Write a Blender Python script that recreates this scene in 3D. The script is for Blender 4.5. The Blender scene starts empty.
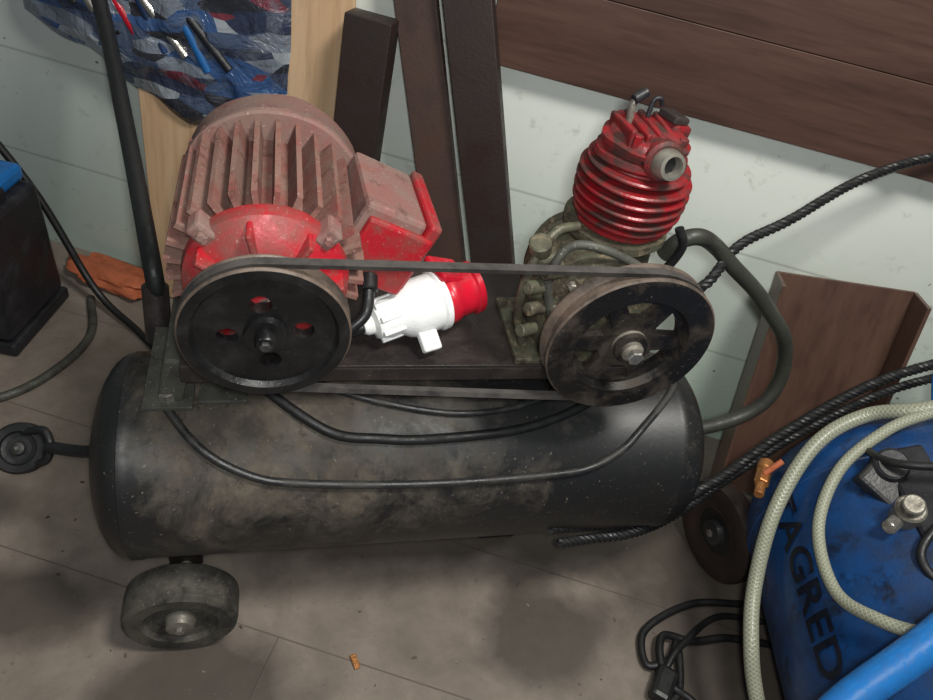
import bpy, bmesh, math, random
from mathutils import Matrix, Vector, Euler, noise
random.seed(7)
scn=bpy.context.scene
scn.view_settings.view_transform='Standard'
COL=bpy.context.collection
pi=math.pi

# ---------------------------------------------------------------- camera
Z=Vector((.17,.72,.67)).normalized()
X=Vector((.97,0,-.245)); X=(X-Z*X.dot(Z)).normalized()
Y=Z.cross(X)
R=Matrix((X,Y,Z))
cam=bpy.data.objects.new('camera',bpy.data.cameras.new('camera'));COL.objects.link(cam)
cam.data.lens=27.97; cam.data.clip_start=.02
cam.matrix_world=Matrix.Translation((-.175,-.691,1.181))@R.to_4x4()
scn.camera=cam

# ---------------------------------------------------------------- materials
class NT:
    def __init__(s,name):
        s.m=bpy.data.materials.new(name); s.m.use_nodes=True
        s.t=s.m.node_tree; s.n=s.t.nodes; s.b=s.n['Principled BSDF']
    def new(s,ty,**k):
        x=s.n.new(ty)
        for a,v in k.items(): setattr(x,a,v)
        return x
    def link(s,a,b): s.t.links.new(a,b)
    def noise(s,vec,scale,detail=6,rough=.6,dist=0):
        n=s.new('ShaderNodeTexNoise'); n.inputs['Scale'].default_value=scale
        n.inputs['Detail'].default_value=detail; n.inputs['Roughness'].default_value=rough
        n.inputs['Distortion'].default_value=dist
        s.link(vec,n.inputs['Vector']); return n.outputs['Fac']
    def ramp(s,fac,lo,hi,a=(0,0,0,1),b=(1,1,1,1)):
        r=s.new('ShaderNodeValToRGB'); r.color_ramp.elements[0].position=lo; r.color_ramp.elements[1].position=hi
        r.color_ramp.elements[0].color=a; r.color_ramp.elements[1].color=b
        s.link(fac,r.inputs[0]); return r.outputs[0]
    def math(s,op,a,b=None):
        m=s.new('ShaderNodeMath',operation=op)
        for i,v in ((0,a),(1,b)):
            if v is None: continue
            if isinstance(v,(int,float)): m.inputs[i].default_value=v
            else: s.link(v,m.inputs[i])
        return m.outputs[0]
    def mix(s,fac,a,b,mode='MIX'):
        m=s.new('ShaderNodeMixRGB',blend_type=mode)
        for i,v in ((0,fac),(1,a),(2,b)):
            if isinstance(v,(int,float)): m.inputs[i].default_value=v
            elif isinstance(v,tuple): m.inputs[i].default_value=(*v[:3],1)
            else: s.link(v,m.inputs[i])
        return m.outputs[0]
    def bump(s,h,st=.3,d=.01):
        b=s.new('ShaderNodeBump'); b.inputs['Strength'].default_value=st; b.inputs['Distance'].default_value=d
        s.link(h,b.inputs['Height']); s.link(b.outputs[0],s.b.inputs['Normal'])
def grime(name,base,dirt,amt=.5,scale=10,rough=.6,metal=0.,speck=None,bump=.3,soft=.12,sp=.69,ss=230,coords='Object',rust=None,spa=.6):
    t=NT(name); co=t.new('ShaderNodeTexCoord').outputs[coords]
    n=t.noise(co,scale,10,.65,.3); f=t.ramp(n,max(0,amt-soft),min(1,amt+soft))
    c=t.mix(f,base,dirt)
    if rust: c=t.mix(t.ramp(t.noise(co,scale*2.3,8,.7),.53,.66),c,rust)
    n2=t.noise(co,ss,3,.6)
    if speck: c=t.mix(t.math('MULTIPLY',t.ramp(n2,sp,sp+.08),spa),c,speck)
    t.link(c,t.b.inputs['Base Color'])
    t.b.inputs['Metallic'].default_value=metal
    rr=t.new('ShaderNodeMapRange'); rr.inputs['To Min'].default_value=rough-.12; rr.inputs['To Max'].default_value=min(1,rough+.25)
    t.link(f,rr.inputs['Value']); t.link(rr.outputs[0],t.b.inputs['Roughness'])
    t.bump(t.mix(.4,n,n2),bump,.004)
    return t.m
def plain(name,c,rough=.5,metal=0.,var=.15,scale=40):
    d=tuple(x*(1-var*2) for x in c)
    return grime(name,c,d,.55,scale,rough,metal,bump=.08)

M={}
M['red']=grime('worn_red_paint',(.42,.012,.022),(.17,.06,.048),.55,15,.5,speck=(.45,.33,.3),sp=.65,rust=(.24,.07,.06),soft=.10)
M['redfin']=grime('dusty_red_fins',(.23,.065,.055),(.22,.125,.10),.46,22,.78,speck=(.45,.36,.32),sp=.63,rust=(.13,.055,.042),soft=.12)
M['redtop']=grime('dusty_pink_cover',(.27,.10,.088),(.23,.145,.125),.47,15,.68,speck=(.45,.38,.34),sp=.63,rust=(.15,.065,.055),soft=.12)
M['redpump']=grime('pump_red',(.27,.010,.016),(.05,.018,.015),.50,30,.42,speck=(.4,.3,.25),sp=.70,soft=.10)
M['redplastic']=plain('red_plastic',(.6,.01,.03),.35)
M['white']=grime('white_plastic',(.86,.86,.86),(.6,.58,.55),.68,20,.4)
M['green']=grime('oily_green_casting',(.12,.12,.08),(.045,.033,.024),.5,34,.5,speck=(.35,.33,.25),sp=.66,metal=.2,rust=(.24,.185,.12))
M['blackpulley']=grime('black_pulley_iron',(.009,.009,.010),(.020,.019,.018),.58,22,.46,metal=.25,speck=(.2,.18,.16),sp=.70)
M['brownpulley']=grime('rusty_pulley_iron',(.011,.010,.010),(.048,.036,.028),.54,20,.5,metal=.25,speck=(.25,.2,.17),sp=.66,soft=.08)
M['rim']=grime('dusty_rim',(.15,.105,.08),(.05,.037,.03),.50,25,.6)
M['steel']=grime('bright_steel',(.45,.43,.4),(.14,.12,.1),.6,50,.35,metal=.8)
M['zinc']=grime('dull_zinc',(.31,.29,.25),(.13,.11,.09),.55,40,.45,metal=.5)
M['rubber']=plain('black_rubber',(.011,.011,.012),.5)
M['belt']=grime('worn_belt',(.028,.025,.025),(.065,.056,.052),.5,30,.6)
M['cable']=grime('dusty_cable',(.018,.018,.02),(.05,.045,.04),.58,18,.5)
M['hose']=grime('old_rubber_hose',(.040,.042,.032),(.020,.019,.016),.52,14,.5)
M['plate']=grime('dark_plate',(.022,.017,.017),(.055,.040,.035),.58,14,.5,speck=(.25,.2,.17),sp=.68)
M['foot']=grime('grey_green_bracket',(.08,.08,.066),(.035,.031,.028),.5,22,.6,speck=(.38,.36,.31),sp=.63)
M['tyre']=grime('dusty_tyre',(.095,.085,.07),(.026,.023,.02),.50,18,.75,speck=(.33,.31,.27),sp=.64,soft=.1)
M['darkwood']=grime('dark_brown_wood',(.036,.020,.017),(.02,.012,.011),.5,10,.45)
M['midwood']=grime('brown_wood',(.085,.046,.036),(.05,.028,.024),.5,10,.5)
M['blue']=grime('blue_paint',(.008,.055,.19),(.006,.022,.07),.52,9,.38,speck=(.1,.18,.3),sp=.68,rust=(.006,.012,.03))
M['bluebright']=plain('bright_blue_paint',(.015,.15,.45),.35)
M['navy']=plain('navy_lettering',(.003,.006,.016),.5)
M['brass']=grime('brass',(.5,.22,.07),(.3,.12,.05),.55,40,.4,metal=.6)
M['orange']=plain('orange_cloth',(.46,.12,.05),.8)
M['blackcase']=grime('black_case',(.012,.012,.016),(.026,.026,.032),.6,18,.55,speck=(.4,.4,.4),sp=.70)

t=NT('dirty_tank_paint'); tc=t.new('ShaderNodeTexCoord'); co=tc.outputs['Object']
sep=t.new('ShaderNodeSeparateXYZ'); t.link(co,sep.inputs[0])
xr=t.new('ShaderNodeValToRGB'); xm=t.new('ShaderNodeMapRange'); xm.inputs['From Min'].default_value=-.43; xm.inputs['From Max'].default_value=.48; t.link(sep.outputs['X'],xm.inputs['Value'])
E=xr.color_ramp.elements; E[0].position=.02; E[0].color=(.15,.15,.15,1); E[1].position=.13; E[1].color=(.60,.60,.60,1)
for p,v in ((.40,.56),(.58,.36),(.8,.22),(1.,.28)):
    e=E.new(p); e.color=(v,v,v,1)
t.link(xm.outputs[0],xr.inputs[0])
mz=t.new('ShaderNodeMapRange'); mz.inputs['From Min'].default_value=-.15; mz.inputs['From Max'].default_value=.14
mz.inputs['To Min'].default_value=-.16; mz.inputs['To Max'].default_value=.06; t.link(sep.outputs['Z'],mz.inputs['Value'])
n=t.noise(co,8,12,.72,.4)
s_=t.math('ADD',t.math('MULTIPLY',n,1.4),t.math('ADD',xr.outputs[0],mz.outputs[0]))
f=t.ramp(t.math('SUBTRACT',s_,.66),.42,.72)
dust=t.mix(t.ramp(t.noise(co,16,8,.7,.3),.40,.60),(.120,.098,.075),(.060,.047,.037))
c=t.mix(f,(.011,.011,.012),dust)
c=t.mix(t.math('MULTIPLY',t.ramp(t.noise(co,34,9,.75),.54,.62),.7),c,(.018,.015,.013))
c=t.mix(t.math('MULTIPLY',t.ramp(t.noise(co,190,3,.6),.66,.74),.5),c,(.28,.25,.21))
t.link(c,t.b.inputs['Base Color'])
rr=t.new('ShaderNodeMapRange'); rr.inputs['To Min'].default_value=.42; rr.inputs['To Max'].default_value=.85; t.link(f,rr.inputs['Value']); t.link(rr.outputs[0],t.b.inputs['Roughness'])
t.bump(n,.25,.004); M['tank']=t.m

# floor
WA=math.atan2(-.410,.912)
t=NT('grimy_concrete_slabs'); co=t.new('ShaderNodeTexCoord').outputs['Object']
mp=t.new('ShaderNodeMapping'); mp.inputs['Rotation'].default_value=(0,0,-WA); mp.inputs['Location'].default_value=(.11,.198,0); t.link(co,mp.inputs['Vector'])
br=t.new('ShaderNodeTexBrick'); br.inputs['Scale'].default_value=1; br.inputs['Brick Width'].default_value=2.3; br.inputs['Row Height'].default_value=.27
br.inputs['Mortar Size'].default_value=.0018; br.inputs['Mortar Smooth'].default_value=.5
br.inputs['Color1'].default_value=(.29,.238,.20,1); br.inputs['Color2'].default_value=(.26,.213,.18,1); br.inputs['Mortar'].default_value=(.12,.095,.08,1)
t.link(mp.outputs[0],br.inputs['Vector'])
n1=t.noise(co,4,8,.55,.2); n2=t.noise(co,12,12,.7,.3); n3=t.noise(co,150,4)
c=t.mix(t.ramp(n2,.32,.72),br.outputs['Color'],(.165,.132,.108))
c=t.mix(t.math('MULTIPLY',t.ramp(t.noise(co,2.6,8,.6),.50,.70),.35),c,(.075,.06,.05))
stain_shade=None
for (sx_,sy_,rx_,ry_) in ((.28,-.17,.14,.10),(-.30,-.24,.16,.11),(-.62,-.04,.16,.09),(.05,.06,.45,.08),(.42,.02,.22,.13),(.75,-.3,.35,.45)):  # floor stains, plus shade painted under the tank; darker patch below blue compressor
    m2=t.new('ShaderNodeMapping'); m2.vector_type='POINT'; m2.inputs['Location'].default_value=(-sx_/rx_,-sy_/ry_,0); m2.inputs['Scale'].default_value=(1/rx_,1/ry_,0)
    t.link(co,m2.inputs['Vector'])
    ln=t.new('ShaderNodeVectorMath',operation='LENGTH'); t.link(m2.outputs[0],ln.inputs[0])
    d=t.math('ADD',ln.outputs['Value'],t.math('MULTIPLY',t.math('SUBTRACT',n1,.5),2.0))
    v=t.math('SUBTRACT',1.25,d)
    stain_shade=v if stain_shade is None else t.math('MAXIMUM',stain_shade,v)
sf=t.ramp(stain_shade,.05,.55); c=t.mix(t.math('MULTIPLY',sf,.74),c,(.046,.035,.029))
c=t.mix(t.math('MULTIPLY',t.ramp(n3,.66,.76),.5),c,(.34,.3,.26))
c=t.mix(t.math('MULTIPLY',t.ramp(t.noise(co,70,6,.7),.62,.70),.5),c,(.06,.048,.04))
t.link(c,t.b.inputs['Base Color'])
t.link(t.ramp(sf,0,1,(.75,.75,.75,1),(.5,.5,.5,1)),t.b.inputs['Roughness'])
t.bump(t.mix(.5,n2,br.outputs['Fac']),.2,.005); M['floor']=t.m

# wall
t=NT('white_wall_boards'); co=t.new('ShaderNodeTexCoord').outputs['Object']
sep=t.new('ShaderNodeSeparateXYZ'); t.link(co,sep.inputs[0])
md=t.math('PINGPONG',sep.outputs['Z'],.12)
seam=t.ramp(md,.0,.004,(.66,.66,.66,1),(1,1,1,1))
n1=t.noise(co,2.2,6); n2=t.noise(co,25,8,.7)
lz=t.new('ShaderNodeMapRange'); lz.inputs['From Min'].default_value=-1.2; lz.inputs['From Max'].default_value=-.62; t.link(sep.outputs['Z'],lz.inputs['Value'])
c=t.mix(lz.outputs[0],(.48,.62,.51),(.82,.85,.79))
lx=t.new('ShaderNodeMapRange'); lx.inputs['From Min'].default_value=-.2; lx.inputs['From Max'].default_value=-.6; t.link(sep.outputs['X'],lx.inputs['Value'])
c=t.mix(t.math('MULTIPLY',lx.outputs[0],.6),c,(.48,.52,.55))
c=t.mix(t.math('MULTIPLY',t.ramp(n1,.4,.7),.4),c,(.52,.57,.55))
c=t.mix(t.math('MULTIPLY',t.ramp(n2,.58,.75),.6),c,(.38,.37,.32))
c=t.mix(t.ramp(t.noise(co,45,4,.6),.70,.73),c,(.2,.17,.13))
c=t.mix(1.,c,seam,'MULTIPLY')
t.link(c,t.b.inputs['Base Color']); t.b.inputs['Roughness'].default_value=.6
t.bump(seam,.2,.003); M['wall']=t.m

def wood(name,a,b,scale=(1,14,14),rough=.4):
    t=NT(name); co=t.new('ShaderNodeTexCoord').outputs['Object']
    mp=t.new('ShaderNodeMapping'); mp.inputs['Scale'].default_value=scale; t.link(co,mp.inputs['Vector'])
    n=t.noise(mp.outputs[0],3,10,.65,.6); n2=t.noise(mp.outputs[0],9,6)
    c=t.mix(t.ramp(n,.32,.68),a,b); c=t.mix(t.math('MULTIPLY',t.ramp(n2,.5,.75),.5),c,tuple(x*.55 for x in a))
    t.link(c,t.b.inputs['Base Color']); t.b.inputs['Roughness'].default_value=rough; t.bump(n,.05,.002); return t.m
M['laminate']=wood('walnut_laminate',(.062,.031,.024),(.12,.064,.048),(1,10,10))
M['ply']=wood('pale_plywood',(.62,.38,.21),(.74,.51,.32),(10,10,.8),.7)
M['channel']=wood('brown_channel',(.085,.045,.034),(.14,.078,.056),(6,6,1.5),.35)

t=NT('braided_pvc_hose'); uv=t.new('ShaderNodeTexCoord').outputs['UV']; sp=t.new('ShaderNodeSeparateXYZ'); t.link(uv,sp.inputs[0])
def wv(sign):
    p=t.math('PINGPONG',t.math('ADD',t.math('MULTIPLY',sp.outputs['X'],7*sign),t.math('MULTIPLY',sp.outputs['Y'],150)),.5)
    return t.ramp(p,.02,.22,(1,1,1,1),(0,0,0,1))
w=t.mix(1.,wv(1),wv(-1),'LIGHTEN')
t.link(t.mix(w,(.24,.245,.18),(.38,.385,.30)),t.b.inputs['Base Color']); t.b.inputs['Roughness'].default_value=.3
t.bump(w,.25,.002); M['clear']=t.m

# bag
t=NT('tool_bag_film'); co=t.new('ShaderNodeTexCoord').outputs['Object']
mp=t.new('ShaderNodeMapping'); mp.inputs['Scale'].default_value=(13,1,38); mp.inputs['Rotation'].default_value=(0,-.45,0); t.link(co,mp.inputs['Vector'])
vo=t.new('ShaderNodeTexVoronoi'); vo.inputs['Scale'].default_value=1; t.link(mp.outputs[0],vo.inputs['Vector'])
hs=t.new('ShaderNodeSeparateColor'); t.link(vo.outputs['Color'],hs.inputs[0])
cr=t.new('ShaderNodeValToRGB'); cr.color_ramp.interpolation='CONSTANT'
els=[(0,(.02,.03,.07)),(.25,(.03,.09,.25)),(.42,(.22,.25,.31)),(.52,(.015,.015,.022)),(.70,(.06,.09,.17)),(.86,(.18,.02,.035)),(.91,(.36,.39,.43))]
cr.color_ramp.elements[0].color=(*els[0][1],1)
cr.color_ramp.elements[1].position=els[1][0]; cr.color_ramp.elements[1].color=(*els[1][1],1)
for p,cc in els[2:]:
    e=cr.color_ramp.elements.new(p); e.color=(*cc,1)
t.link(hs.outputs[0],cr.inputs[0])
c=t.mix(t.ramp(t.noise(co,14,6,.7,1.),.5,.7,(0.1,.1,.1,1),(.75,.75,.75,1)),cr.outputs[0],(.20,.22,.27))
t.link(c,t.b.inputs['Base Color'])
t.b.inputs['Roughness'].default_value=.16; t.bump(t.noise(co,16,5,.55,1.2),.8,.02); M['bag']=t.m

# ---------------------------------------------------------------- helpers
def group(name,loc=(0,0,0)):
    e=bpy.data.objects.new(name,None); e.empty_display_size=.05; e.location=loc; COL.objects.link(e); return e
def finish(ob,mat,par=None,smooth=True,bevel=0):
    if mat: ob.data.materials.append(M[mat] if isinstance(mat,str) else mat)
    if smooth:
        for p in ob.data.polygons: p.use_smooth=True
        m=ob.modifiers.new('es','EDGE_SPLIT'); m.split_angle=math.radians(38)
    if bevel:
        b=ob.modifiers.new('bv','BEVEL'); b.width=bevel; b.segments=2; b.limit_method='ANGLE'
        ob.modifiers.move(len(ob.modifiers)-1,0)
    if par:
        ob.parent=par
        ob.matrix_parent_inverse=(Matrix.Translation(par.location)@par.rotation_euler.to_matrix().to_4x4()).inverted()
    return ob
def mesh_ob(name,verts,faces):
    me=bpy.data.meshes.new(name); me.from_pydata([tuple(v) for v in verts],[],faces); me.update()
    bm=bmesh.new(); bm.from_mesh(me); bmesh.ops.recalc_face_normals(bm,faces=bm.faces); bm.to_mesh(me); bm.free()
    ob=bpy.data.objects.new(name,me); COL.objects.link(ob); return ob
def frame(direction,up=Vector((0,0,1))):
    z=Vector(direction).normalized(); 
    if abs(z.dot(up))>.98: up=Vector((1,0,0))
    x=up.cross(z).normalized(); y=z.cross(x)
    return Matrix((x,y,z)).transposed()
def lathe(name,prof,loc,direction=(0,0,1),mat=None,par=None,seg=48,closed=False,wob=0,sx=1,bevel=0):
    F=frame(direction); loc=Vector(loc); vs=[]; fs=[]
    for i in range(seg):
        a=2*pi*i/seg
        for r,h in prof:
            v=Vector((r*math.cos(a)*sx,r*math.sin(a),h))
            if wob: v+=noise.noise_vector(v*18+Vector((3,1,2)))*wob
            vs.append(loc+F@v)
    k=len(prof)
    for i in range(seg):
        j=(i+1)%seg
        for q in range(k if closed else k-1):
            q2=(q+1)%k
            fs.append((i*k+q,j*k+q,j*k+q2,i*k+q2))
    if not closed:
        if prof[0][0]>1e-6: fs.append([i*k for i in range(seg)])
        if prof[-1][0]>1e-6: fs.append([i*k+k-1 for i in reversed(range(seg))])
    ob=mesh_ob(name,vs,fs)
    if not closed:
        bm=bmesh.new(); bm.from_mesh(ob.data); bmesh.ops.remove_doubles(bm,verts=bm.verts,dist=1e-6); bm.to_mesh(ob.data); bm.free()
    return finish(ob,mat,par,bevel=bevel)
def cyl(name,p0,p1,r,mat,par=None,seg=24,r2=None,bevel=0):
    p0=Vector(p0);p1=Vector(p1);h=(p1-p0).length
    b=min(.15*r,.15*h); r2=r if r2 is None else r2
    return lathe(name,[(0,0),(r-b,0),(r,b),(r2,h-b),(r2-b,h),(0,h)],p0,p1-p0,mat,par,seg)
def box(name,size,loc,mat,par=None,rot=None,bevel=.003,taper=None):
    sx,sy,sz=[s/2 for s in size]; vs=[]
    for z in (-sz,sz):
        k=taper if (taper and z>0) else 1
        for x,y in ((-sx,-sy),(sx,-sy),(sx,sy),(-sx,sy)): vs.append(Vector((x*k,y*k,z)))
    ob=mesh_ob(name,vs,[(0,3,2,1),(4,5,6,7),(0,1,5,4),(1,2,6,5),(2,3,7,6),(3,0,4,7)])
    if rot is not None:
        ob.rotation_euler=rot.to_euler() if isinstance(rot,Matrix) else rot
    ob.location=loc
    return finish(ob,mat,par,smooth=False,bevel=bevel)
def catmull(pts,sub=10):
    P=[Vector(p) for p in pts]; P=[2*P[0]-P[1]]+P+[2*P[-1]-P[-2]]; out=[]
    for i in range(1,len(P)-2):
        for k in range(sub):
            t=k/sub; a,b,c,d=P[i-1:i+3]
            out.append(.5*((2*b)+(c-a)*t+(2*a-5*b+4*c-d)*t*t+(3*b-a-3*c+d)*t**3))
    out.append(P[-2]); return out
def frames(path):
    T=[]
    for i in range(len(path)):
        a=path[max(0,i-1)];b=path[min(len(path)-1,i+1)]; T.append((b-a).normalized())
    n=T[0].orthogonal().normalized(); res=[]
    for t in T:
        n=(n-t*n.dot(t)).normalized(); res.append((n,t.cross(n)))
    return res
def tube(name,pts,r,mat,par=None,seg=12,sub=10,raw=False):
    path=[Vector(p) for p in pts] if raw else catmull(pts,sub); fr=frames(path); vs=[];fs=[]
    for p,(n,b) in zip(path,fr):
        for i in range(seg):
            a=2*pi*i/seg; vs.append(p+(n*math.cos(a)+b*math.sin(a))*r)
    L=len(path)
    for j in range(L-1):
        for i in range(seg):
            k=(i+1)%seg; fs.append((j*seg+i,j*seg+k,(j+1)*seg+k,(j+1)*seg+i))
    fs.append(tuple(range(seg))); fs.append(tuple((L-1)*seg+i for i in range(seg)))
    me=bpy.data.meshes.new(name); me.from_pydata([tuple(v) for v in vs],[],fs); me.update()
    uvl=me.uv_layers.new(name='UVMap'); cum=[0]
    for j in range(1,L): cum.append(cum[-1]+(path[j]-path[j-1]).length)
    for p in me.polygons[:-2]:
        j,i=divmod(p.index,seg)
        for li,(jj,ii) in zip(p.loop_indices,((j,i),(j,i+1),(j+1,i+1),(j+1,i))):
            uvl.data[li].uv=(ii/seg,cum[jj])
    ob=bpy.data.objects.new(name,me); COL.objects.link(ob)
    return finish(ob,mat,par)
def rope(name,pts,r,mat,par=None,strands=3,pitch=.03):
    path=catmull(pts,10)
    cum=[0]
    for j in range(1,len(path)): cum.append(cum[-1]+(path[j]-path[j-1]).length)
    n=int(cum[-1]/.003); P=[]; j=0
    for k in range(n+1):
        s=cum[-1]*k/n
        while j<len(cum)-2 and cum[j+1]<s: j+=1
        P.append(path[j].lerp(path[j+1],(s-cum[j])/max(1e-9,cum[j+1]-cum[j])))
    fr=frames(P); obs=[]
    for q in range(strands):
        pp=[]
        for k,(p,(a,b)) in enumerate(zip(P,fr)):
            ang=2*pi*(k*.003/pitch+q/strands); pp.append(p+(a*math.cos(ang)+b*math.sin(ang))*r*.5)
        obs.append(tube(name+'_strand_%d'%(q+1),pp,r*.56,mat,par,seg=8,raw=True))
    return obs
def boolcut(ob,cutters):
    for c in cutters:
        m=ob.modifiers.new('b','BOOLEAN'); m.object=c; m.operation='DIFFERENCE'; m.solver='EXACT'
    es=[m for m in ob.modifiers if m.type=='EDGE_SPLIT']
    for m in es: ob.modifiers.remove(m)
    dg=bpy.context.evaluated_depsgraph_get(); me=bpy.data.meshes.new_from_object(ob.evaluated_get(dg))
    ob.modifiers.clear(); ob.data=me
    for c in cutters: bpy.data.objects.remove(c)
    m=ob.modifiers.new('es','EDGE_SPLIT'); m.split_angle=math.radians(35)
def groove_mat(ob,c,rmin,mat):
    ob.data.materials.append(M[mat]); k=len(ob.data.materials)-1
    for p in ob.data.polygons:
        q=p.center; rad=Vector((q.x-c[0],0,q.z-c[2]))
        if rad.length>rmin and abs(p.normal.dot(rad.normalized()))>.25: p.material_index=k
def join(name,obs,par=None):
    bm=bmesh.new(); mats=[]
    for o in obs:
        me=o.data.copy(); me.transform(o.matrix_basis)
        for mt in o.data.materials:
            if mt not in mats: mats.append(mt)
        idx=[mats.index(mt) for mt in o.data.materials]
        for p in me.polygons: p.material_index=idx[p.material_index] if idx else 0
        bm.from_mesh(me)
    me=bpy.data.meshes.new(name); bm.to_mesh(me); bm.free()
    for mt in mats: me.materials.append(mt)
    for o in obs: bpy.data.objects.remove(o)
    ob=bpy.data.objects.new(name,me); COL.objects.link(ob)
    return finish(ob,None,par)

# ---------------------------------------------------------------- room
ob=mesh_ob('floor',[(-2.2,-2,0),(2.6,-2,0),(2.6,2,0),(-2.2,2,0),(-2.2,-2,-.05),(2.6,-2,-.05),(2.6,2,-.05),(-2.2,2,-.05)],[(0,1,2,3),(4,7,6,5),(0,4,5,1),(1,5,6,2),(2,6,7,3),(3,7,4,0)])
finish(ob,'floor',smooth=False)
D=Vector((.912,-.410,0)).normalized(); N=Vector((.410,.912,0)).normalized()
A0=Vector((-.611,.876,0))
WR=Matrix((D,N,Vector((0,0,1)))).transposed()
def wp(s,z,off=0):
    return A0+D*s-N*off+Vector((0,0,z))
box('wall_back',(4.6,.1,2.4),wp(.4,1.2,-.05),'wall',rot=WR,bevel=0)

g=group('wooden_wall_panel',wp(1.5,1.0,.02))
for i,(z0,z1) in enumerate(((.715,.855),(.8563,1.03),(1.0315,1.3))):
    box('board_%d'%(i+1),(1.45,.026,z1-z0),wp(.855+.725,(z0+z1)/2,.0155),'laminate',g,rot=WR,bevel=.001)

def slab(name,p_bot,p_top,w,th,mat,par=None,wdir=D):
    p0=Vector(p_bot);p1=Vector(p_top);z=(p1-p0).normalized(); x=(wdir-z*wdir.dot(z)).normalized(); y=z.cross(x)
    m=Matrix((x,y,z)).transposed()
    return box(name,(w,th,(p1-p0).length),(p0+p1)/2,mat,par,rot=m,bevel=.002)
slab('plywood_sheet',wp(.410,.003,.07),wp(.410,1.05,.012),.42,.008,'ply')
slab('wooden_post',wp(.66,.006,.16),wp(.665,.755,.07),.08,.05,'darkwood')
slab('wooden_plank',Vector((.215,.330,.006)),Vector((.018,.565,.86)),.072,.02,'midwood')
slab('wooden_plank',Vector((.303,.28,.008)),Vector((.088,.515,.90)),.080,.03,'darkwood')

# ---------------------------------------------------------------- air compressor
ac=group('air_compressor',(0,.008,0))
tz,ty,tr=.306,.008,.144
prof=[(0,-.428)]
for i in range(1,13):
    a=pi/2*i/12; prof.append((tr*math.sin(a),-.375-.053*math.cos(a)))
prof+=[(tr+.0015,-.374),(tr+.0015,-.36),(tr,-.358),(tr,-.2),(tr,0),(tr,.2),(tr,.40),(tr+.0015,.402),(tr+.0015,.415)]
for i in range(0,13):
    a=pi/2*(1-i/12); prof.append((tr*math.sin(a),.42+.060*math.cos(a)))
tank=lathe('tank',prof,(0,0,0),(1,0,0),'tank',ac,seg=72)
tank.location=(0,ty,tz)
def tp(x,deg,off):
    a=math.radians(deg); return Vector((x,ty-(tr+off)*math.sin(a),tz+(tr+off)*math.cos(a)))
box('platform_top',(.605,.20,.006),(.0075,.055,.530),'plate',ac,bevel=.001)
box('platform_front_flange',(.605,.005,.022),(.0075,-.043,.5175),'plate',ac,bevel=.001)
box('platform_back_flange',(.605,.005,.022),(.0075,.153,.5175),'plate',ac,bevel=.001)
for i,x in enumerate((-.25,.25)):
    for s in (-1,1):
        box('saddle_%d_%s'%(i+1,'f' if s<0 else 'b'),(.05,.006,.10),(x,.05+s*.05,.478),'foot',ac,bevel=.001)
    box('saddle_%d_pad'%(i+1),(.06,.12,.006),(x,.03,.452),'foot',ac,bevel=.001)
box('end_bracket',(.03,.15,.07),(-.305,.04,.497),'foot',ac,rot=(0,.2,0),bevel=.004)
box('end_bracket_flange',(.06,.15,.006),(-.315,.03,.458),'foot',ac,bevel=.001)
cyl('end_bracket_bolt',(-.315,-.03,.46),(-.316,-.03,.475),.010,'zinc',ac,seg=6)
def wheel(name,c,ax,r,w,par,tm='tyre',dm='foot',hm='zinc'):
    ax=Vector(ax).normalized(); c=Vector(c)
    pr=[(r*.45,-w*.32),(r*.60,-w*.36),(r*.66,-w*.48),(r*.90,-w*.5),(r*.98,-w*.42),(r,-w*.25),(r,0),(r,w*.25),(r*.98,w*.42),(r*.90,w*.5),(r*.66,w*.48),(r*.60,w*.36),(r*.45,w*.32)]
    lathe(name+'_tyre',pr,c,ax,tm,par,seg=48,closed=True)
    lathe(name+'_disc',[(0,-w*.30),(r*.5,-w*.30),(r*.5,w*.30),(0,w*.30)],c,ax,dm,par,seg=32)
    lathe(name+'_hub',[(0,-w*.60),(r*.14,-w*.60),(r*.24,-w*.56),(r*.28,-w*.3),(r*.28,w*.3),(r*.24,w*.55),(0,w*.6)],c,ax,hm,par,seg=24)
    cyl(name+'_axle_nut',c-ax*w*.68,c-ax*w*.58,r*.08,'steel',par,seg=6)
wheel('wheel_near',(-.324,-.113,.083),(0,1,0),.083,.062,ac)
wheel('wheel_far',(-.324,.13,.083),(0,1,0),.083,.062,ac)
cyl('axle',(-.324,-.14,.083),(-.324,.15,.083),.009,'zinc',ac)
box('axle_bracket',(.05,.10,.09),(-.324,.01,.125),'plate',ac,bevel=.002)
for s in (-1,1):
    box('foot_leg_%s'%('near' if s<0 else 'far'),(.05,.008,.17),(.22,.07+s*.04,.090),'plate',ac,bevel=.001)
box('foot_pad',(.07,.10,.008),(.22,.07,.0045),'plate',ac)
tube('caster_stem',[(-.42,.02,.30),(-.455,.032,.285),(-.49,.047,.275),(-.505,.055,.27)],.009,'rubber',ac)
for s in (-1,1):
    o=Vector((.0,.64,.77)).normalized()*.023*s
    tube('caster_fork_%d'%(s+2),[Vector((-.500,.053,.272)),Vector((-.512,.058,.268))+o,Vector((-.548,.070,.250))+o],.006,'rubber',ac)
wheel('caster_wheel',(-.548,.070,.250),(0,.64,-.77),.038,.032,ac,tm='rubber',dm='rubber',hm='cable')
tube('handle_bar',[(-.345,.145,.44),(-.350,.165,.53),(-.405,.40,.60),(-.462,.62,.70),(-.512,.72,.85)],.0125,'rubber',ac,seg=16)
cyl('handle_socket',(-.346,.12,.42),(-.347,.15,.50),.018,'plate',ac)
tube('draped_cable_1',[tp(-.342,-4,.006),tp(-.325,12,.006),tp(-.276,37,.006),tp(-.216,51,.006),tp(-.153,56,.006),tp(-.022,59,.006),tp(.089,59,.006),tp(.20,57,.006),tp(.253,54,.006),tp(.30,45,.006),tp(.333,34,.006),tp(.396,11,.006),tp(.41,-5,.006)],.0055,'cable',ac)
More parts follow.
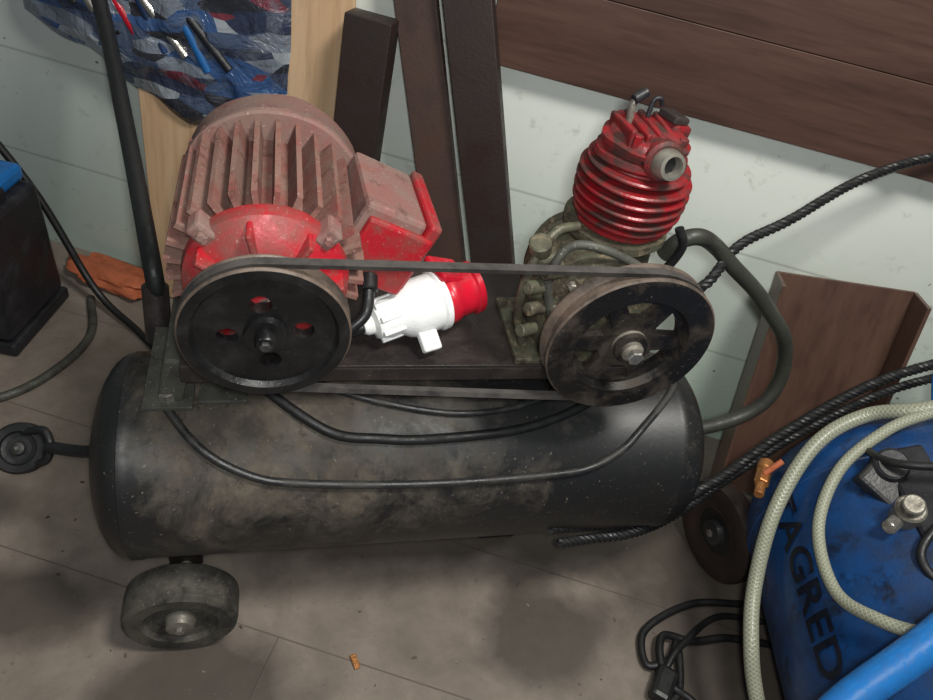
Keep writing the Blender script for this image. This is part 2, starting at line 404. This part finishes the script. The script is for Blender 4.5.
tube('draped_cable_2',[tp(-.22,-6,.007),tp(-.19,10,.007),tp(-.115,31,.007),tp(-.05,35,.007),tp(.019,36,.007),tp(.148,32,.007),tp(.244,20,.007),tp(.30,2,.007)],.007,'rubber',ac)
tube('draped_cable_3',[tp(-.15,-6,.005),tp(-.09,10,.005),tp(.04,22,.005),tp(.14,20,.005),tp(.22,8,.005),tp(.25,-4,.005)],.0045,'cable',ac)
# pump ------------------------------------------------------------
px,py=.240,.035
cyl('pump_shaft',(.218,-.135,.652),(.218,.0,.652),.012,'steel',ac)
lathe('crankcase',[(0,0),(.055,0),(.068,.006),(.072,.02),(.062,.026),(.060,.10),(.072,.106),(.072,.12),(.05,.135),(0,.135)],(.210,-.055,.640),(0,1,0),'green',ac,seg=40,wob=.005)
box('crankcase_body',(.125,.105,.125),(.207,.02,.615),'green',ac,bevel=.014)
box('crankcase_foot',(.17,.13,.010),(.207,.02,.5385),'green',ac,bevel=.003)
for i in range(10):
    a=2*pi*i/10
    cyl('cover_bolt_%d'%(i+1),(.210+.063*math.cos(a),-.061,.640+.063*math.sin(a)),(.210+.063*math.cos(a),-.052,.640+.063*math.sin(a)),.0055,'zinc',ac,seg=6)
lathe('crankcase_neck',[(.058,0),(.056,.02),(.062,.030),(.067,.036),(.067,.046),(0,.046)],(px-.005,py,.668),(0,0,1),'green',ac,seg=32,wob=.004)
AX=Vector((-.01,0,1)).normalized()
def pa(h,dx=0,dy=0): return Vector((px,py,.710))+AX*h+Vector((dx,dy,0))
pr=[(0,0),(.048,0)]
levels=[(.008,.058),(.021,.065),(.034,.069),(.047,.070),(.060,.070),(.073,.069),(.086,.063)]
for z,r in levels:
    pr+=[(.048,z-.0028),(r-.002,z-.0028),(r,z-.001),(r,z+.001),(r-.002,z+.0028),(.048,z+.0034)]
pr+=[(.046,.095),(0,.095)]
lathe('cylinder_fins',pr,pa(0),AX,'redpump',ac,seg=56,wob=.002)
for i in range(4):
    a=pi/4+i*pi/2
    cyl('stud_%d'%(i+1),pa(.09,.040*math.cos(a),.040*math.sin(a)),pa(.134,.040*math.cos(a),.040*math.sin(a)),.006,'redpump',ac,seg=6)
lathe('head',[(0,0),(.052,0),(.056,.005),(.055,.012),(.048,.015),(.048,.020),(.053,.022),(.053,.028),(.046,.031),(.042,.038),(.030,.043),(0,.044)],pa(.090,-.004),AX,'redpump',ac,seg=40,wob=.007)
for i in range(4):
    box('head_rib_%d'%(i+1),(.008,.070-.008*abs(i-1.5),.030),pa(.122,-.036+.017*i),'redpump',ac,rot=(.06*(i-1),-.05,.1),bevel=.003)
box('head_side_lug',(.032,.036,.034),pa(.120,.030,.010),'redpump',ac,rot=(0,.2,.4),bevel=.006)
box('head_side_cover',(.026,.030,.010),pa(.141,.028,.010),'plate',ac,rot=(0,.2,.4),bevel=.003)
lathe('outlet_port',[(.009,-.01),(.017,-.01),(.018,0),(.018,.012),(.0165,.018),(.0155,.022),(.0115,.023),(.0105,.020),(.010,.006)],pa(.112,.002,-.046),(.08,-1,.30),'zinc',ac,seg=32,closed=True)
lathe('outlet_bore',[(0,0),(.011,0),(.011,.004),(0,.004)],pa(.114,.002,-.052),(.08,-1,.30),'rubber',ac,seg=24)
cyl('port_boss',pa(.108,.002,-.018),pa(.114,.002,-.052),.024,'redpump',ac)
tube('relief_valve',[pa(.130,-.026,.01),pa(.150,-.028,.01),pa(.162,-.024,.012)],.0045,'zinc',ac)
cyl('valve_knob',pa(.158,-.030,.008),pa(.166,-.014,.014),.006,'blackcase',ac)
tube('valve_hook',[pa(.138,-.004,.012),pa(.157,-.002,.014),pa(.159,.006,.014),pa(.152,.010,.014)],.003,'blackcase',ac)
tube('air_pipe_1',[(.150,-.05,.62),(.130,-.05,.68),(.145,-.045,.725),(.185,-.05,.728),(.245,-.055,.703),(.27,-.05,.675)],.0055,'foot',ac)
tube('air_pipe_2',[(.130,-.03,.56),(.110,-.035,.62),(.113,-.03,.69),(.140,-.01,.722),(.17,.0,.725)],.006,'green',ac)
tube('air_pipe_3',[(.295,.03,.60),(.313,.01,.65),(.320,.0,.70),(.308,.005,.725)],.006,'rubber',ac)
cyl('oil_cap',(.123,-.02,.70),(.117,-.025,.718),.014,'green',ac)
box('pump_side_lug',(.03,.05,.07),(.137,.0,.66),'green',ac,bevel=.008)
for i,(x,z) in enumerate(((.118,.60),(.120,.635),(.112,.668),(.128,.69))):
    cyl('side_fitting_%d'%(i+1),(x+.015,-.045,z),(x-.008,-.055,z+.004),.009,'green',ac,seg=10)
# pulleys -----------------------------------------------------------
def groove(r,w,ri,web,hub,gd=.006):
    return [(hub,-w*.55),(ri*.30,-w*.55),(ri*.32,-web),(ri,-web),(ri+.004,-w/2),(r-.002,-w/2),(r,-w/2+.002),(r,-w*.36),(r-gd,-w*.16),(r-gd,w*.16),(r,w*.36),(r,w/2-.002),(r-.002,w/2),(ri+.004,w/2),(ri,web),(ri*.32,web),(ri*.30,w*.55),(hub,w*.55)]
mp_c=(-.192,-.120,.663)
p1=lathe('motor_pulley',groove(.0865,.026,.070,.007,.006),mp_c,(0,1,0),'blackpulley',ac,seg=80,closed=True)
cut=[]
for i in range(4):
    a=pi/2*i+.12
    cut.append(cyl('c',(mp_c[0]+.038*math.cos(a),-.16,mp_c[2]+.038*math.sin(a)),(mp_c[0]+.038*math.cos(a),-.08,mp_c[2]+.038*math.sin(a)),.011,None))
boolcut(p1,cut)
groove_mat(p1,mp_c,.080,'rim')
lathe('motor_pulley_hub',[(0,0),(.009,0),(.011,.003),(.011,.012),(.018,.014),(.020,.018),(.020,.045),(0,.045)],(mp_c[0],-.146,mp_c[2]),(0,1,0),'blackpulley',ac,seg=32)
cyl('motor_pulley_nut',(mp_c[0],-.150,mp_c[2]),(mp_c[0],-.144,mp_c[2]),.006,'cable',ac,seg=6)
pp_c=(.216,-.120,.650)
p2=lathe('pump_pulley',groove(.1015,.032,.066,.006,.006,.007),pp_c,(0,1,0),'brownpulley',ac,seg=80,closed=True)
cut=[]; nsp=6
for i in range(nsp):
    a0=2*pi*i/nsp+.17; a1=2*pi*(i+1)/nsp-.17; k=10; ring=[]
    for q in range(k+1):
        a=a0+(a1-a0)*q/k; ring.append((.061*math.cos(a),.061*math.sin(a)))
    b0=a0+.16;b1=a1-.16
    for q in range(k+1):
        a=b1+(b0-b1)*q/k; ring.append((.036*math.cos(a),.036*math.sin(a)))
    m=len(ring)
    vs=[(pp_c[0]+x,-.2,pp_c[2]+z) for x,z in ring]+[(pp_c[0]+x,-.04,pp_c[2]+z) for x,z in ring]
    fs=[tuple(range(m)),tuple(reversed(range(m,2*m)))]+[(q,(q+1)%m,m+(q+1)%m,m+q) for q in range(m)]
    cut.append(mesh_ob('c',vs,fs))
boolcut(p2,cut)
groove_mat(p2,pp_c,.092,'rim')
lathe('pump_pulley_hub',[(0,0),(.010,0),(.013,.003),(.013,.010),(.019,.012),(.021,.016),(.021,.045),(0,.045)],(pp_c[0],-.146,pp_c[2]),(0,1,0),'zinc',ac,seg=32)
cyl('pump_pulley_nut',(pp_c[0],-.154,pp_c[2]),(pp_c[0],-.144,pp_c[2]),.010,'steel',ac,seg=6)
def beltpath(c1,r1,c2,r2):
    d=Vector((c2[0]-c1[0],c2[2]-c1[2])); L=d.length; base=math.atan2(d.y,d.x); ph=math.asin((r1-r2)/L)
    pts=[]; at=base+pi/2-ph; ab=base-pi/2+ph
    for q in range(25):
        a=at+(ab-at)*q/24; pts.append((c2[0]+r2*math.cos(a),c2[2]+r2*math.sin(a)))
    for q in range(25):
        a=ab+((at-2*pi)-ab)*q/24; pts.append((c1[0]+r1*math.cos(a),c1[2]+r1*math.sin(a)))
    return pts
outer=beltpath(mp_c,.0870,pp_c,.1015); inner=beltpath(mp_c,.081,pp_c,.095)
m=len(outer); vs=[]
for (xo,zo),(xi,zi) in zip(outer,inner):
    vs+=[(xo,-.1255,zo),(xo,-.1145,zo),(xi,-.1165,zi),(xi,-.1235,zi)]
fs=[]
for i in range(m):
    j=(i+1)%m
    for q in range(4): fs.append((i*4+q,j*4+q,j*4+(q+1)%4,i*4+(q+1)%4))
finish(mesh_ob('drive_belt',vs,fs),'belt',ac)

# ---------------------------------------------------------------- electric motor
mx,mz=-.192,.664
em=group('electric_motor',(mx,.07,mz))
cyl('body_core',(mx,-.03,mz),(mx,.17,mz),.076,'redfin',em,seg=48)
nf=28; fins=[]
for i in range(nf):
    a=2*pi*(i+.5)/nf
    dx,dz=math.cos(a),math.sin(a)
    if dz<-.75: continue
    rout=.108 if abs(dz)<.8 else .104
    m=Matrix((Vector((dx,0,dz)),Vector((0,1,0)),Vector((-dz,0,dx)))).transposed()
    fins.append(box('f',(rout-.07,.178,.0062),(mx+dx*(rout+.07)/2,.062,mz+dz*(rout+.07)/2),'redfin',None,rot=m,bevel=0))
for f in fins: f.modifiers.clear()
join('cooling_fins',fins,em)
lathe('front_bell',[(0,0),(.022,0),(.028,.004),(.030,.014),(.05,.018),(.062,.022),(.080,.034),(.088,.04),(.090,.052),(.088,.060),(0,.06)],(mx,-.085,mz),(0,1,0),'red',em,seg=56,wob=.001)
for i in range(8):
    a=2*pi*i/8+.2
    box('bell_rib_%d'%(i+1),(.05,.03,.006),(mx+.058*math.cos(a),-.062,mz+.058*math.sin(a)),'red',em,rot=(0,-a,0),bevel=.002)
for i in range(4):
    a=pi/4+pi/2*i
    box('bell_lug_%d'%(i+1),(.026,.03,.020),(mx+.090*math.cos(a),-.038,mz+.090*math.sin(a)),'redtop',em,rot=(0,-a,0),bevel=.004)
    cyl('bell_bolt_%d'%(i+1),(mx+.090*math.cos(a),-.058,mz+.090*math.sin(a)),(mx+.090*math.cos(a),-.05,mz+.090*math.sin(a)),.005,'redtop',em,seg=6)
cyl('shaft',(mx,-.13,mz),(mx,-.07,mz),.010,'steel',em)
lathe('fan_cover',[(.098,0),(.110,.001),(.113,.004),(.113,.012),(.110,.016),(.109,.055),(.102,.068),(.085,.076),(.03,.078),(0,.078)],(mx+.006,.130,mz),(0,1,0),'redtop',em,seg=56,wob=.002)
for s in (-1,1):
    box('foot_%d'%(s+2),(.05,.14,.012),(mx+s*.06+.008,.065,.5395),'red',em,bevel=.003)
    box('foot_web_%d'%(s+2),(.012,.12,.07),(mx+s*.055,.065,.575),'red',em,rot=(0,s*.25,0),bevel=.003)
rb=(0,.42,0.06)
box('terminal_box',(.080,.120,.088),(-.066,.072,.680),'redtop',em,rot=rb,bevel=.006)
box('terminal_box_lid',(.016,.130,.100),(-.022,.073,.660),'red',em,rot=rb,bevel=.004)
box('terminal_box_skirt',(.085,.012,.088),(-.058,.008,.664),'red',em,rot=rb,bevel=.004)
box('terminal_box_neck',(.05,.09,.07),(-.105,.065,.668),'redfin',em,bevel=.004)
cyl('cable_gland',(-.075,.002,.640),(-.076,-.018,.632),.011,'rubber',em)
tube('cord',[(-.075,-.014,.633),(-.080,-.035,.610),(-.105,-.045,.588),(-.118,-.035,.568),(-.100,-.020,.566),(-.072,-.008,.566)],.007,'rubber',em)

# ---------------------------------------------------------------- plug
pg=group('power_plug',(.02,.03,.57))
a=Vector((-.078,-.010,.568)); b=Vector((.104,.060,.594)); u=(b-a).normalized()
lathe('grip',[(0,0),(.010,0),(.013,.004),(.014,.012),(.022,.016),(.026,.03),(.026,.045),(.034,.056),(.038,.066),(.038,.10),(.041,.103),(.041,.110),(.036,.113),(0,.113)],a,u,'white',pg,seg=32)
for i in range(8):
    an=2*pi*i/8; F=frame(u)
    c=a+u*.030+F@Vector((.025*math.cos(an),.025*math.sin(an),0))
    cyl('grip_rib_%d'%(i+1),c-u*.012,c+u*.018,.004,'white',pg,seg=8)
lathe('red_socket',[(0,0),(.034,0),(.037,.004),(.037,.012),(.034,.016),(.033,.040),(.036,.043),(.036,.050),(.029,.051),(.028,.03),(0,.03)],a+u*.113,u,'redplastic',pg,seg=32)
box('mount_tab',(.026,.05,.012),tuple(a+u*.082+Vector((.006,-.034,-.016))),'white',pg,rot=(.6,0,.38),bevel=.003)
box('socket_lid',(.012,.05,.05),tuple(a+u*.130+Vector((-.010,.010,.032))),'redplastic',pg,rot=(0,-1.2,.38),bevel=.005)

# ---------------------------------------------------------------- hoses
tube('rubber_hose',[(.325,.04,.66),(.335,.03,.69),(.360,.028,.698),(.403,.045,.672),(.441,.040,.643),(.49,.034,.608),(.528,.026,.574),(.57,.02,.533),(.597,.018,.489),(.608,.01,.44),(.597,.001,.397),(.56,-.004,.365),(.505,-.006,.345),(.468,0,.335)],.0115,'hose',seg=16)
g=group('braided_rope',(.5,.1,.7))
rope('cord',[(.36,.03,.60),(.39,.013,.631),(.45,.06,.665),(.537,.091,.692),(.67,.145,.735),(.816,.175,.768),(.95,.14,.80)],.0075,'rubber',g)
g=group('braided_rope',(.7,0,.3))
rope('cord_a',[(.22,-.128,.262),(.284,-.118,.248),(.36,-.11,.232),(.45,-.085,.235),(.562,-.042,.25),(.68,.00,.32),(.83,.03,.41),(1.0,.04,.47)],.009,'rubber',g)
rope('cord_b',[(.24,-.138,.235),(.30,-.128,.225),(.38,-.12,.222),(.47,-.085,.21),(.585,-.035,.235),(.70,.0,.30),(.85,.025,.385),(1.0,.03,.44)],.008,'rubber',g)

# ---------------------------------------------------------------- channel leaning on the wall
g=group('brown_steel_channel',(.84,.15,.24))
bl=Vector((.722,.115,.004)); tl=Vector((.704,.238,.49))
zdir=(tl-bl).normalized(); x=(D-zdir*D.dot(zdir)).normalized(); y=zdir.cross(x); m=Matrix((x,y,zdir)).transposed()
for nm,off,w,dep,k in (('web',0,.24,.006,0),('flange_left',-.120,.007,.07,.036),('flange_right',.120,.007,.07,.036)):
    c=(bl+tl)/2+x*(.120+off)-y*k
    box(nm,(w,dep,(tl-bl).length),c,'channel',g,rot=m,bevel=.001)

# ---------------------------------------------------------------- blue compressor bottom right
bc=group('blue_air_compressor',(.86,0,0))
bx,bz,brad=.86,.262,.225
pr=[(0,-.95),(.15,-.93),(brad,-.85),(brad,-.6),(brad,-.4),(brad,-.192),(brad+.002,-.190),(brad+.002,-.18)]
for i in range(0,14):
    aa=pi/2*(1-i/13); pr.append((brad*math.sin(aa),-.178+.16*math.cos(aa)))
lathe('tank',pr,(bx,0,bz),(0,1,0),'blue',bc,seg=80)
cu=bpy.data.curves.new('txt','FONT'); cu.body='TAGRED'; cu.size=.060; cu.offset=.0012
to=bpy.data.objects.new('t',cu); COL.objects.link(to); dg=bpy.context.evaluated_depsgraph_get()
me=bpy.data.meshes.new_from_object(to.evaluated_get(dg)); bpy.data.objects.remove(to)
bm=bmesh.new(); bm.from_mesh(me); bmesh.ops.subdivide_edges(bm,edges=bm.edges,cuts=2,use_grid_fill=True)
for v in bm.verts:
    ang=math.radians(171)-v.co.y/brad
    v.co=Vector((bx+(brad+.0015)*math.cos(ang),-.185-v.co.x*1.30,bz+(brad+.0015)*math.sin(ang)))
bm.to_mesh(me); bm.free(); lt=bpy.data.objects.new('lettering',me); COL.objects.link(lt); finish(lt,'navy',bc,smooth=False)
box('leg',(.3,.02,.1),(.86,-.7,.045),'blue',bc,bevel=.003)
tube('blue_loop',[(.86,-.08,.46),(.86,-.03,.50),(.89,-.01,.51),(.93,-.03,.49)],.007,'bluebright',bc)
bc.rotation_euler=(0,0,-.26)
wheel('wheel',(.625,-.055,.100),(1,.15,.05),.098,.04,bc,tm='darkwood',dm='rubber',hm='cable')
cyl('axle',(.62,-.055,.10),(.95,-.005,.11),.008,'steel',bc)
box('pressure_switch',(.07,.08,.09),(.745,-.28,.52),'blackcase',bc,rot=(0,0,.2),bevel=.008)
cyl('regulator_body',(.665,-.255,.43),(.645,-.262,.475),.020,'zinc',bc)
cyl('regulator_knob',(.645,-.262,.475),(.637,-.265,.490),.014,'zinc',bc)
cyl('regulator_outlet',(.665,-.25,.455),(.615,-.275,.45),.010,'steel',bc)
cyl('gauge',(.69,-.17,.44),(.665,-.19,.475),.024,'blackcase',bc)
cyl('gauge_glass',(.665,-.19,.475),(.6645,-.1905,.4765),.019,'cable',bc)
box('manifold',(.06,.15,.035),(.70,-.23,.455),'blackcase',bc,rot=(0,-.5,-.2),bevel=.006)
box('bracket',(.04,.06,.03),(.66,-.20,.44),'cable',bc,rot=(.2,-.5,.5),bevel=.006)
tube('switch_wire_1',[(.74,-.27,.50),(.67,-.29,.475),(.635,-.32,.45),(.65,-.36,.45),(.74,-.36,.48)],.006,'rubber',bc)
tube('switch_wire_2',[(.73,-.25,.54),(.66,-.20,.49),(.665,-.15,.455),(.72,-.10,.42)],.006,'rubber',bc)
tube('blue_handle',[(.36,-.51,.40),(.431,-.474,.437),(.52,-.444,.50),(.62,-.40,.57),(.74,-.36,.60)],.020,'bluebright',bc,seg=20)
hs_=group('braided_hose',(.6,-.2,.3))
tube('outer_loop',[(.56,-.62,.06),(.52,-.48,.10),(.51,-.373,.154),(.507,-.31,.205),(.535,-.235,.24),(.569,-.158,.325),(.636,-.094,.401),(.713,-.076,.448),(.764,-.112,.503),(.90,-.12,.55)],.0115,'clear',hs_,seg=20,sub=16)
tube('inner_loop',[(.85,-.12,.53),(.76,-.12,.50),(.694,-.13,.474),(.622,-.162,.429),(.569,-.230,.386),(.541,-.322,.382),(.543,-.384,.422),(.572,-.421,.454),(.64,-.44,.475),(.74,-.45,.49)],.0085,'clear',hs_,seg=20,sub=16)
g=group('brass_fitting',(.58,-.09,.32))
cyl('body',(.60,-.075,.315),(.575,-.105,.318),.012,'brass',g,seg=6)
cyl('nozzle',(.575,-.105,.318),(.560,-.125,.318),.008,'brass',g)
cyl('collar',(.61,-.062,.315),(.598,-.077,.315),.013,'brass',g)
cyl('lever',(.585,-.09,.325),(.61,-.085,.35),.005,'orange',g)

g=group('power_cord',(.46,-.25,0))
tube('loop_1',[(.66,-.16,.010),(.57,-.15,.010),(.49,-.17,.012),(.44,-.20,.010),(.43,-.25,.010),(.47,-.25,.02),(.50,-.22,.012),(.47,-.30,.010),(.42,-.33,.010),(.40,-.40,.010),(.42,-.5,.010)],.007,'rubber',g)
tube('loop_2',[(.68,-.24,.010),(.60,-.22,.010),(.53,-.22,.012),(.47,-.21,.022),(.45,-.28,.020),(.49,-.33,.012),(.46,-.40,.010),(.47,-.5,.010)],.007,'rubber',g)
tube('loop_3',[(.70,-.20,.010),(.60,-.18,.010),(.50,-.23,.03),(.46,-.26,.028),(.43,-.30,.012),(.45,-.36,.010),(.50,-.42,.010)],.006,'rubber',g)
box('plug_head',(.06,.035,.03),(.44,-.29,.022),'rubber',g,rot=(0,0,.9),bevel=.008)

# ---------------------------------------------------------------- left side things
g=group('tool_bag',wp(.24,.62,.06))
vs=[];fs=[];nx,nz=44,28
for side in (0,1):
    for j in range(nz+1):
        for i in range(nx+1):
            u_=i/nx;v_=j/nz; low=.590-.145*min(1,u_*1.6)+.12*max(0,u_-.62)
            s=-.02+.53*u_; z=low+(.92-low)*v_
            puff=(max(0,math.sin(pi*u_))**.45)*(min(1,v_*5)**.5)
            nn=noise.noise(Vector((u_*9,v_*9,side*5)))*.022
            off=.038+(.035*puff+nn*puff)*(1 if side==0 else -.5)
            vs.append(wp(s,z+noise.noise(Vector((u_*6,0,4)))*.02*(1-v_),max(.032,off)))
st=(nx+1)*(nz+1)
for side in (0,1):
    for j in range(nz):
        for i in range(nx):
            q=side*st+j*(nx+1)+i; fs.append((q,q+1,q+nx+2,q+nx+1))
for i in range(nx):
    fs.append((i,i+1,st+i+1,st+i)); q=nz*(nx+1)+i; fs.append((q,q+1,st+q+1,st+q))
bag=mesh_ob('bag_film',vs,fs)
bag.data.transform(Matrix.Translation(-wp(.24,.62,.06))); bag.data.transform(WR.inverted().to_4x4())
bag.rotation_euler=WR.to_euler(); bag.location=wp(.24,.62,.06)
finish(bag,'bag',g)
tm=['bluebright','blackcase','steel','blackcase','redplastic','blue','steel','bluebright','blackcase']
for i in range(9):
    s=.07+.042*i; zb=.645-.07*min(1,(s+.03)*2.5)+random.uniform(0,.03)
    p=wp(s,zb,.066); q=p-D*random.uniform(.04,.10)+Vector((0,0,.10))
    cyl('screwdriver_%d'%(i+1),p,q,.009,tm[i],g,seg=12)
    cyl('screwdriver_shaft_%d'%(i+1),q,q+(q-p).normalized()*.1,.003,'steel',g,seg=8)

g=group('tool_case',(-.82,.66,.2))
rt=(0,0,-.30)
box('body',(.28,.20,.27),(-.815,.655,.170),'blackcase',g,rot=rt,bevel=.012)
box('lid',(.26,.215,.035),(-.830,.655,.322),'bluebright',g,rot=rt,bevel=.010)
box('lid_pad',(.16,.10,.012),(-.840,.665,.345),'blackcase',g,rot=rt,bevel=.004)
box('lid_clip',(.04,.05,.03),(-.715,.625,.315),'blackcase',g,rot=rt,bevel=.006)
cyl('lid_hinge',(-.74,.560,.330),(-.70,.55,.330),.014,'cable',g)
box('base',(.29,.21,.03),(-.815,.655,.018),'blackcase',g,rot=rt,bevel=.006)
box('latch',(.08,.018,.05),(-.80,.545,.06),'bluebright',g,rot=rt,bevel=.004)
tube('rubber_cable',[(-1.0,.40,.010),(-.84,.36,.010),(-.70,.40,.010),(-.62,.48,.010),(-.58,.58,.010),(-.60,.70,.010)],.009,'foot')
tube('rubber_cable',[(-.95,.80,.80),(-.88,.80,.62),(-.80,.80,.46),(-.68,.76,.25),(-.58,.68,.05),(-.48,.58,.010),(-.40,.46,.010),(-.37,.30,.010)],.008,'rubber')

bm=bmesh.new(); bmesh.ops.create_icosphere(bm,subdivisions=4,radius=1)
for v in bm.verts:
    nv=noise.noise(v.co*1.7)*.4+noise.noise(v.co*5)*.12
    v.co*=1+nv; v.co=Vector((v.co.x*.12,v.co.y*.045,max(0.,(v.co.z+.9))*.022))
me=bpy.data.meshes.new('orange_rag'); bm.to_mesh(me); bm.free(); ob=bpy.data.objects.new('orange_rag',me); COL.objects.link(ob)
ob.location=(-.555,.765,.002); ob.rotation_euler=(0,0,-.55); finish(ob,'orange')

g=group('floor_debris',(0,-.1,0))
for i in range(90):
    x=random.uniform(-.6,.5);y=random.uniform(-.45,.2); s_=random.uniform(.0015,.004)
    box('chip_%d'%(i+1),(s_*2,s_,s_*.5),(x,y,s_*.3),['rim','midwood','rim','zinc'][i%4],g,rot=(0,0,random.uniform(0,3)),bevel=0)
box('leaf_chip',(.010,.024,.004),(-.062,-.190,.004),'brass',g,rot=(.1,.1,.3),bevel=.001)

# ---------------------------------------------------------------- lights
def area(name,loc,target,size,energy,col=(1,1,1)):
    L=bpy.data.lights.new(name,'AREA'); L.size=size; L.energy=energy; L.color=col
    o=bpy.data.objects.new(name,L); COL.objects.link(o); o.location=loc
    o.rotation_euler=(Vector(target)-Vector(loc)).to_track_quat('-Z','Y').to_euler(); return o
area('ceiling_lamp',(.45,-.60,2.2),(.2,.1,.3),.35,29,(1,.98,.91))
area('phone_flash',(-.16,-.72,1.23),(.15,.1,.45),.05,6,(.97,1,.98))
w=bpy.data.worlds.new('world'); scn.world=w; w.use_nodes=True
w.node_tree.nodes['Background'].inputs[0].default_value=(.85,.95,.95,1); w.node_tree.nodes['Background'].inputs[1].default_value=.11
